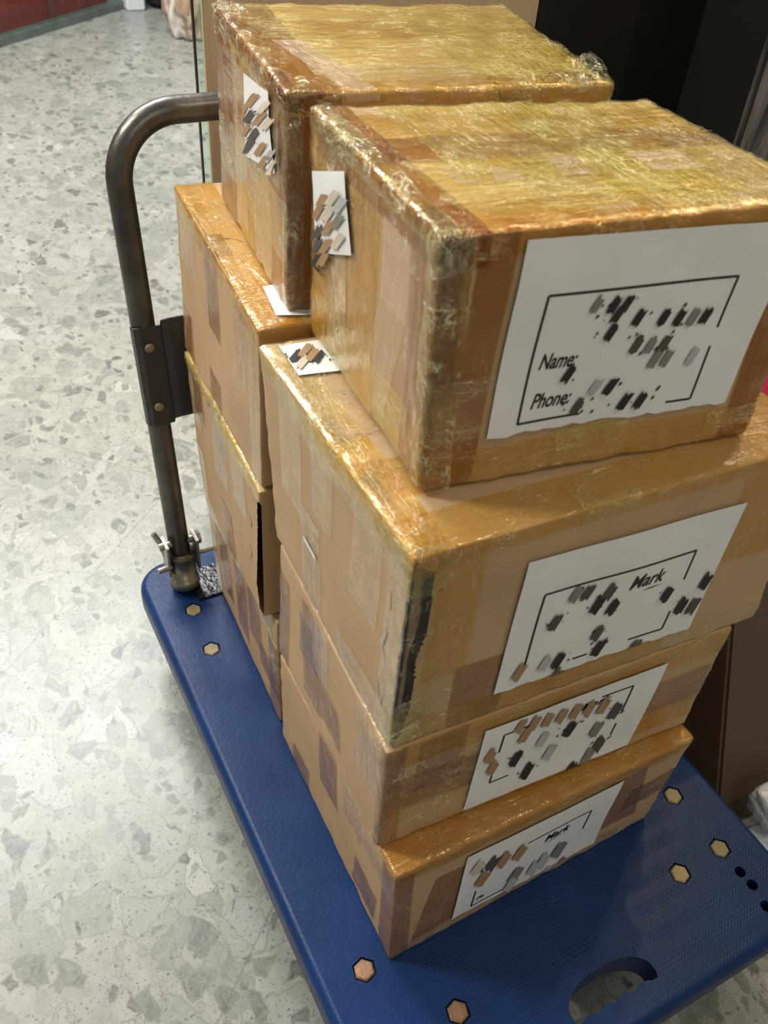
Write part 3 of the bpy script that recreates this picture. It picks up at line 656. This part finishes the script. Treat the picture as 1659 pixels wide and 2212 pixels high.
text(B, lb, 'front', st, 'Ph', .145, .86, .05, .05)
smears(B, lb, 'front', 'F1_front', clip=(.118, .388, .03, .222))
# ---- F2
B, t = new_box('F2', 'second box up in the front stack, flat, its white label reaching the lower edge', 2, rad=.004)
carton('F2', B, t, M['card'])
for a0, a1, c0, c1, m, sk, j in ((.20, .265, .03, .19, 'tape_brown', .15, 'tb'), (.225, .29, .10, .23, 'tape_brown', -.1, 'tb'), (.184, .236, .12, .25, 'tape_clear', 0, 'b'), (.01, .085, .10, .25, 'tape_clear', 0, 'b'), (.13, .20, .04, .12, 'tape_brown', .2, 'tb'), (.33, .38, -.0, .2, 'tape_brown', .0, 't')):
    strip(B, t, 'left', a0, a1, c0, c1, m, sk, j)
for a0, a1, c0, c1, m, sk in ((-.012, .030, .0, .24, 'tape_brown', 0), (.03, .53, .085, .165, 'tape_brown', 0), (.045, .115, .12, .243, 'tape_brown', 0), (-.01, .46, -.0, .075, 'tape_clear', 0), (.42, .53, .03, .10, 'tape_amber', .0), (.02, .54, .19, .243, 'tape_amber', 0)):
    strip(B, t, 'front', a0, a1, c0, c1, m, sk, 'r')
strip(B, t, 'front', .01, .15, .02, .20, 'film_clear', 0, 'tbr', 'stretch_film', wr=.002)
lb, st = paper(B, t, 'front', ((.1373, .2142), (.427, .2151), (.4163, .0120), (.1294, .0164)), torn=False)
frame(B, lb, 'front', st, .11, .825, .13, .72, gaps=(('h', .25, .75, .13), ('h', .15, 1, .72), ('v', .35, .75, .11), ('v', .55, .75, .825)))
text(B, lb, 'front', st, 'Mark', .54, .21, .075, .17)
smears(B, lb, 'front', 'F2_front', clip=(.13, .42, .014, .212))
# ---- F3: torn corner
TORN = [(.0, .0036), (.0225, .0140), (.0746, .0215), (.1257, .022), (.1588, .0195), (.2005, .0290), (.2442, .0285), (.2946, .0270), (.310, .004)]
def torn_edge(c):
    for (c0, a0), (c1, a1) in zip(TORN, TORN[1:]):
        if c0 <= c <= c1: return a0+(a1-a0)*(c-c0)/(c1-c0)+.0022*noise.noise(Vector((c*160, 0, 1)))
    return -1
B, t = new_box('F3', 'large box directly under the topmost front box, with a split, taped vertical corner', 3, rad=.004, crum=.002)
def sk3(nm, a, c):
    if nm == 'front': return a < torn_edge(c)
    if nm == 'left': return c > .01 and c < .305 and a < .0045+.0016*noise.noise(Vector((c*120, 3, 1)))
carton('F3', B, t, M['card'], sk3, fine=.045)
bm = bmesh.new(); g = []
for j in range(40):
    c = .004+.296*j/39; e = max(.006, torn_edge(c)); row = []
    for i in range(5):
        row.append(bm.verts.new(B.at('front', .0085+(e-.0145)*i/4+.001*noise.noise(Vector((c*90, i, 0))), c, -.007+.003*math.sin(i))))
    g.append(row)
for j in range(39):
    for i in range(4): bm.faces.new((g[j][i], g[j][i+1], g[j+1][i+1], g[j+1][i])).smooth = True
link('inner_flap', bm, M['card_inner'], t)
strip(B, t, 'front', -.03, .050, .005, .31, 'film_thin', 0, 'lrb', 'stretch_film', wr=.004)
strip(B, t, 'front', -.012, .075, -.002, .09, 'film_clear', 0, 'lrt', 'stretch_film', wr=.002)
for pts in ([(.0368, .2412), (.0323, .2138)], [(.040, .182), (.0348, .174), (.0418, .1429), (.0272, .127)], [(.030, .088), (.0254, .0784), (.0326, .050), (.026, .046)], [(.045, .085), (.040, .055)]):
    crack(B, t, 'left', pts, .0016)
for a0, a1, c0, c1, m, sk, j in ((.282, .352, .135, .345, 'tape_clear', -.04, 'b'), (.184, .243, .180, .345, 'tape_clear', 0, 'b'), (.060, .130, .150, .345, 'tape_clear', .0, 'b'), (.219, .283, .0, .170, 'tape_clear', .0, 't'), (.0, .045, .0, .31, 'tape_clear', 0, 'r'), (.0, .16, .0, .06, 'tape_clear', 0, 'tr')):
    strip(B, t, 'left', a0, a1, c0, c1, m, sk, j)
strip(B, t, 'left', .005, .400, B.h-.034, B.h+.045, 'film_yellow', 0, '', wr=.001)
strip(B, t, 'left', .0, .33, B.h-.055, B.h+.020, 'tape_clear', .03, '')
strip(B, t, 'left', .230, .272, .108, .116, 'paper', 0, '', 'printed_tape_mark', off=.0035)
strip(B, t, 'top', .0, B.w, .085, .150, 'tape_amber', -.06, '')
strip(B, t, 'top', .0, B.w, -.02, .055, 'tape_amber', 0.0, '')
strip(B, t, 'top', .205, .285, -.025, .045, 'film_yellow', .15, 'rt', wr=.001)
strip(B, t, 'top', -.03, .045, -.03, .24, 'tape_amber', 0, 't', wr=.001)
strip(B, t, 'top', .0, .22, .19, .40, 'tape_clear', 0, '')
for a0, a1, c0, c1, m, sk in ((.03, .09, .11, .322, 'tape_amber', 0), (.075, .15, .0, .12, 'tape_brown', 0), (.30, .571, .0, .035, 'tape_clear', 0), (.46, .571, .15, .30, 'tape_amber', -.1), (.02, .40, -.0, .045, 'tape_amber', .0)):
    strip(B, t, 'front', a0, a1, c0, c1, m, sk, 'br')
strip(B, t, 'front', -.020, .035, .006, .060, 'film_scrunch', .2, 'lrt', 'stretch_film', off=.004, wr=.007, step=.004)
strip(B, t, 'front', -.010, .040, .265, .330, 'film_scrunch', .2, 'lrb', 'stretch_film', off=.004, wr=.007, step=.004)
crack(B, t, 'top', [(-.004, .2027), (.012, .2031), (.0286, .1977), (.053, .193)], .0022)
lb, st = paper(B, t, 'front', ((.1416, .2721), (.4596, .259), (.4373, .036), (.1342, .0429)))
frame(B, lb, 'front', st, .115, .825, .27, .90, gaps=(('h', .45, .75, .90), ('h', 0.02, .35, .90), ('v', .35, .75, .825), ('v', .85, 1, .115)))
text(B, lb, 'front', st, 'Mark', .53, .43, .10, .17)
crack(B, lb, 'front', [tuple(st(.60, .465)), tuple(st(.70, .46))], .0009, .0042, 'ink', 'underline')
smears(B, lb, 'front', 'F3_front', clip=(.142, .448, .042, .262))
lb, st = paper(B, t, 'top', ((.0226, .3896), (.0778, .3887), (.0745, .3153), (.0199, .3224)), 'name_sticker', 6, torn=False)
smears(B, lb, 'top', 'F3_top', clip=(.022, .07, .322, .388))
# ---- T: top front box wrapped in amber tape
B, t = new_box('T', 'topmost front box in glossy amber tape with a large Name and Phone label', 4, rad=.004, amp=.003, crum=.0026)
carton('T', B, t, M['card'])
for a0, a1, c0, c1, m, sk, j in ((.0, B.w, -.02, .06, 'tape_amber', 0, ''), (.0, B.w, .160, .230, 'tape_deep', .012, ''), (.0, B.w, .225, .30, 'tape_amber', 0, ''), (-.03, .045, -.03, .36, 'tape_deep', -.02, ''), (.03, .36, .03, .165, 'film_yellow', 0, 'lr'), (.07, .30, .10, .33, 'film_yellow', 0, 'lr'), (.20, B.w+.02, .0, .33, 'film_yellow', 0, 'l'), (.30, .37, .0, .20, 'tape_clear', .2, 'tb'), (.12, .19, .0, .16, 'tape_clear', .1, 'tb'), (-.02, .13, .20, .34, 'film_clear', 0, 'r'), (.14, .33, .235, .275, 'tape_clear', .05, 'lr'),
        (.07, .115, .255, .315, 'tape_pale', 0, ''), (.16, .20, .285, .32, 'tape_pale', .3, ''), (.27, .33, .285, .325, 'tape_pale', 0, ''), (.06, .13, .10, .145, 'tape_pale', 0, 'l'), (.17, .22, .105, .155, 'tape_pale', .2, ''), (.27, .33, .10, .155, 'tape_pale', 0, ''), (.05, .10, .008, .07, 'tape_pale', .1, ''), (.16, .205, .012, .075, 'tape_pale', 0, ''), (.26, .31, .01, .06, 'tape_pale', -.2, ''), (.35, .40, .03, .14, 'tape_pale', .1, ''), (.20, .245, .232, .262, 'tape_pale', 0, '')):
    strip(B, t, 'top', a0, a1, c0, c1, m, sk, j, wr=.0009)
for a0, a1, c0, c1, m, sk, j in ((-.01, .055, .0, .29, 'tape_brown', 0, ''), (.13, .20, .0, .29, 'tape_amber', .0, 'b'), (.20, .275, -.0, .29, 'film_clear', .05, ''), (.27, .34, .0, .28, 'tape_amber', 0, ''), (.0, .33, .0, .075, 'film_yellow', 0, ''), (.0, .335, .22, .30, 'film_clear', -.02, ''), (.10, .16, .02, .17, 'tape_clear', -.3, 'tb'), (.042, .118, .155, .242, 'tape_pale', 0, 'b'), (.21, .25, .06, .13, 'tape_pale', 0, 'b')):
    strip(B, t, 'left', a0, a1, c0, c1, m, sk, j, wr=.0012)
strip(B, t, 'top', .042, .300, .1170, .1215, 'film_scrunch', .012, '', 'film_ridge', off=.0045, wr=.004, step=.003)
strip(B, t, 'top', .01, .405, .1985, .2020, 'film_scrunch', .0, '', 'film_ridge', off=.0040, wr=.003, step=.003)
strip(B, t, 'left', .0, .33, B.h-.016, B.h+.020, 'film_scrunch', 0, '', 'stretch_film', wr=.006, step=.004)
strip(B, t, 'front', -.020, .030, .0, .285, 'film_scrunch', 0, '', 'stretch_film', wr=.006, step=.004)
for a0, a1, c0, c1, m, sk, j in ((-.03, .024, .0, .285, 'tape_deep', .0, ''), (.004, .030, .10, .275, 'tape_deep', .0, 'b'), (.02, .056, .0, .275, 'tape_deep', .06, ''), (-.012, .45, -.0, .045, 'tape_amber', 0, ''), (.03, .36, .248, .295, 'tape_amber', 0, ''), (.368, .43, .0, .272, 'tape_deep', 0, ''), (.0, .09, .06, .13, 'tape_clear', 0, 'r'), (.34, .42, .02, .045, 'film_yellow', 0, 'l')):
    strip(B, t, 'front', a0, a1, c0, c1, m, sk, j, wr=.0004)
strip(B, t, 'front', .15, .24, .005, .05, 'film_yellow', .1, 'lr', 'stretch_film', wr=.004)
lb, st = paper(B, t, 'front', ((.0773, .2640), (.3746, .256), (.3591, .0518), (.0663, .0553)))
frame(B, lb, 'front', st, .112, .825, .26, .93, w=.009, gaps=(('h', .36, .86, .93), ('v', .38, .55, .825)))
text(B, lb, 'front', st, 'Name:', .145, .640, .085, .14)
text(B, lb, 'front', st, 'Phone:', .150, .855, .085, .155)
smears(B, lb, 'front', 'T_front', clip=(.075, .36, .056, .255))
lb, st = paper(B, t, 'left', ((.3152, .2103), (.214, .2476), (.1884, .17), (.3031, .1199)), 'name_sticker', 10, .0045, False)
smears(B, lb, 'left', 'T_left', .0052, clip=(.19, .315, .10, .245))

# ---- back stack
B, t = new_box('B1', 'lowest box of the rear stack, on the deck near the handle foot', 5, rad=.004)
carton('B1', B, t, M['card'])
for a0, a1, c0, c1, m, sk, j in ((.25, .315, .06, .25, 'tape_brown', .05, 'tb'), (.16, .225, .04, .24, 'tape_brown', .0, 'tb'), (.0, .05, .0, .20, 'tape_brown', 0, 't'), (.33, .376, .0, .27, 'tape_clear', 0, ''), (.09, .15, .10, .29, 'tape_brown', 0, 'b'), (.0, .10, .05, .11, 'tape_brown', .2, 'r'), (.02, .37, .235, .29, 'film_clear', 0, '')):
    strip(B, t, 'left', a0, a1, c0, c1, m, sk, j)
strip(B, t, 'left', .0, .12, .21, .29, 'film_clear', 0, 'r', 'stretch_film', wr=.005)
def torn2(c):
    P = [(0, .012), (.062, .030), (.1278, .022), (.266, .010), (.272, 0)]
    for (c0, a0), (c1, a1) in zip(P, P[1:]):
        if c0 <= c <= c1: return a0+(a1-a0)*(c-c0)/(c1-c0)+.0025*noise.noise(Vector((c*110, 5, 1)))
    return -1
strip(B, t, 'left', -.010, .030, .12, .255, 'film_scrunch', .1, 'lrb', 'stretch_film', off=.004, wr=.010, step=.004)
B, t = new_box('B2', 'middle box of the rear stack with its near vertical corner torn open', 6, rad=.004)
carton('B2', B, t, M['card'], lambda nm, a, c: (nm == 'left' and c > .008 and a < torn2(c)) or (nm == 'front' and .008 < c < .266 and a < .003), fine=.05)
for a0, a1, c0, c1, m, sk, j in ((.165, .225, .20, .30, 'tape_brown', .2, 'b'), (.170, .245, .145, .30, 'tape_clear', -.1, 'b'), (.072, .135, .165, .31, 'tape_clear', 0, 'b'), (.31, .375, .17, .31, 'tape_clear', 0, 'b'), (.29, .34, .20, .30, 'tape_brown', 0, 'b'), (.33, .381, .0, .12, 'tape_clear', 0, 't'), (.15, .21, .0, .10, 'tape_brown', .2, 't')):
    strip(B, t, 'left', a0, a1, c0, c1, m, sk, j)
strip(B, t, 'left', .0, .38, B.h-.020, B.h+.03, 'film_yellow', 0, '', wr=.001)
for pts in ([(.060, .20), (.045, .185), (.052, .17)], [(.062, .13), (.05, .115), (.058, .09)]): crack(B, t, 'left', pts, .0012)
B, t = new_box('B3', 'third box of the rear stack whose top rim shows beside the upper wrapped box', 7, rad=.004)
carton('B3', B, t, M['card'])
for a0, a1, c0, c1, m, sk, j in ((.19, .255, .13, .30, 'tape_brown', 0, 'b'), (.012, .110, .14, .30, 'tape_clear', .05, 'b'), (.0, .040, -.0, .20, 'tape_clear', 0, 't'), (.32, .40, .17, .30, 'tape_clear', 0, 'b'), (.20, .26, .0, .06, 'tape_brown', 0, 't'), (.36, .42, .0, .09, 'tape_brown', 0, 't')):
    strip(B, t, 'left', a0, a1, c0, c1, m, sk, j)
strip(B, t, 'left', .0, .428, B.h-.028, B.h+.060, 'tape_amber', 0, '', wr=.001)
strip(B, t, 'top', .0, .30, -.02, .12, 'tape_amber', 0, '')
crack(B, t, 'top', [(.003, .36), (.004, .25), (.002, .15), (.006, .03)], .0012)
crack(B, t, 'top', [(.0, .245), (.04, .235), (.05, .22)], .0010)
lb, st = paper(B, t, 'top', ((.0358, .0930), (.110, .100), (.090, .006), (.0305, .0223)), 'name_sticker', 6, torn=False)
B, t = new_box('B4', 'topmost rear box before the wood column, wrapped in yellowish crinkled film', 8, rad=.004, amp=.003, crum=.003)
carton('B4', B, t, M['card'], fine=.02)
for a0, a1, c0, c1, m, sk, j in ((.0, B.w, .20, .275, 'tape_amber', -.05, ''), (-.02, .065, -.02, .36, 'tape_deep', 0, ''), (.05, B.w+.02, .0, .20, 'film_yellow', 0, ''), (.02, B.w+.02, .19, .37, 'film_yellow', 0, ''), (.24, B.w+.03, -.02, .30, 'film_yellow', 0, ''), (.09, .25, -.02, .08, 'tape_clear', 0, ''), (.0, .42, -.025, .03, 'tape_amber', 0, ''), (.07, .11, -.01, .18, 'tape_pale', -.2, ''), (.02, .06, .26, .33, 'tape_pale', 0, ''), (.18, .24, -.01, .04, 'tape_pale', 0, '')):
    strip(B, t, 'top', a0, a1, c0, c1, m, sk, j, wr=.0012)
for a0, a1, c0, c1, m, sk, j in ((-.02, .07, .0, .28, 'tape_brown', 0, ''), (.07, .15, .0, .28, 'film_clear', 0, ''), (.15, .23, .0, .28, 'tape_amber', 0, ''), (.26, .35, .0, .28, 'tape_brown', 0, ''), (.0, .35, .06, .14, 'film_clear', 0, ''), (.02, .30, .15, .23, 'tape_clear', 0, ''), (.18, .25, .02, .15, 'tape_clear', 0, 'tb')):
    strip(B, t, 'left', a0, a1, c0, c1, m, sk, j, wr=.0012)
strip(B, t, 'left', .0, .35, B.h-.035, B.h+.035, 'film_scrunch', 0, '', 'stretch_film', wr=.007, step=.004)
strip(B, t, 'front', -.03, .045, .0, .28, 'tape_deep', 0, '')
strip(B, t, 'front', -.012, .02, .0, .28, 'film_clear', 0, '', 'stretch_film', wr=.004)
strip(B, t, 'top', .36, .418, -.006, .05, 'film_thin', .2, 'lrt', 'stretch_film', off=.005, wr=.016, step=.004)
strip(B, t, 'top', .385, .425, .04, .16, 'film_scrunch', 0, 'lr', 'stretch_film', off=.004, wr=.009, step=.004)
strip(B, t, 'front', .25, .42, .235, .30, 'film_scrunch', 0, '', 'stretch_film', wr=.007, step=.004)
crack(B, t, 'front', [(.2595, .262), (.262, .252), (.3146, .2501)], .0014)
crack(B, t, 'top', [(.258, .004), (.28, .006), (.315, .003)], .0018)
lb, st = paper(B, t, 'left', ((.1712, .232), (.060, .246), (.030, .165), (.175, .1303)), 'name_sticker', 10, .0045, False)
smears(B, lb, 'left', 'B4_left', .0052, clip=(.02, .19, .11, .25))

# ------------------------------------------------------------------ things beside the trolley (right)
def hexbox(name, pts, mat, bev=.006):
    nb = bmesh.new(); vs = [nb.verts.new(p) for p in pts]
    for f in ((0, 1, 3, 2), (4, 6, 7, 5), (0, 4, 5, 1), (2, 3, 7, 6), (0, 2, 6, 4), (1, 5, 7, 3)): nb.faces.new([vs[i] for i in f])
    bmesh.ops.recalc_face_normals(nb, faces=nb.faces)
    bmesh.ops.bevel(nb, geom=list(nb.edges), offset=bev, segments=2, affect='EDGES')
    return link(name, nb, mat)
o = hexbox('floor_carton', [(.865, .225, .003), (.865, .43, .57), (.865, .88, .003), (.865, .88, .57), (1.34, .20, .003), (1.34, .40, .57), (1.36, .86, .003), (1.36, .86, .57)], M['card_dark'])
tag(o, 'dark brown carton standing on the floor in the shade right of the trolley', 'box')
o = lump('plastic_bag', (.890, .125, .048), (.066, .064, .046), M['bag'], 5, .09, fr=1.8)
tag(o, 'crumpled white plastic bag on the floor at the right edge of the trolley', 'bag')
o = lump('plastic_bag', (.935, .180, .138), (.058, .042, .034), M['bag'], 9, .09, fr=1.8)
tag(o, 'upper white plastic bag lying on top of the lower one beside the trolley', 'bag')
o = hexbox('wrapped_load', [(1.33, 1.10, .003), (1.300, 1.10, 1.9), (1.74, 1.42, .003), (1.73, 1.42, 1.9), (1.9, .95, .003), (1.9, .95, 1.9), (1.9, 1.4, .003), (1.9, 1.4, 1.9)], M['wrap'], .02)
tag(o, 'tall dark load wrapped in creased clear plastic, standing right of the black panel', 'load')
o = hexbox('magenta_package', [(1.12, .60, .574), (1.12, .60, .66), (1.13, .84, .574), (1.13, .84, .66), (1.330, .58, .574), (1.330, .58, .66), (1.335, .83, .574), (1.335, .83, .66)], M['magenta'], .004)
tag(o, 'magenta package lying on the dark carton, glimpsed beside the topmost front box', 'package')
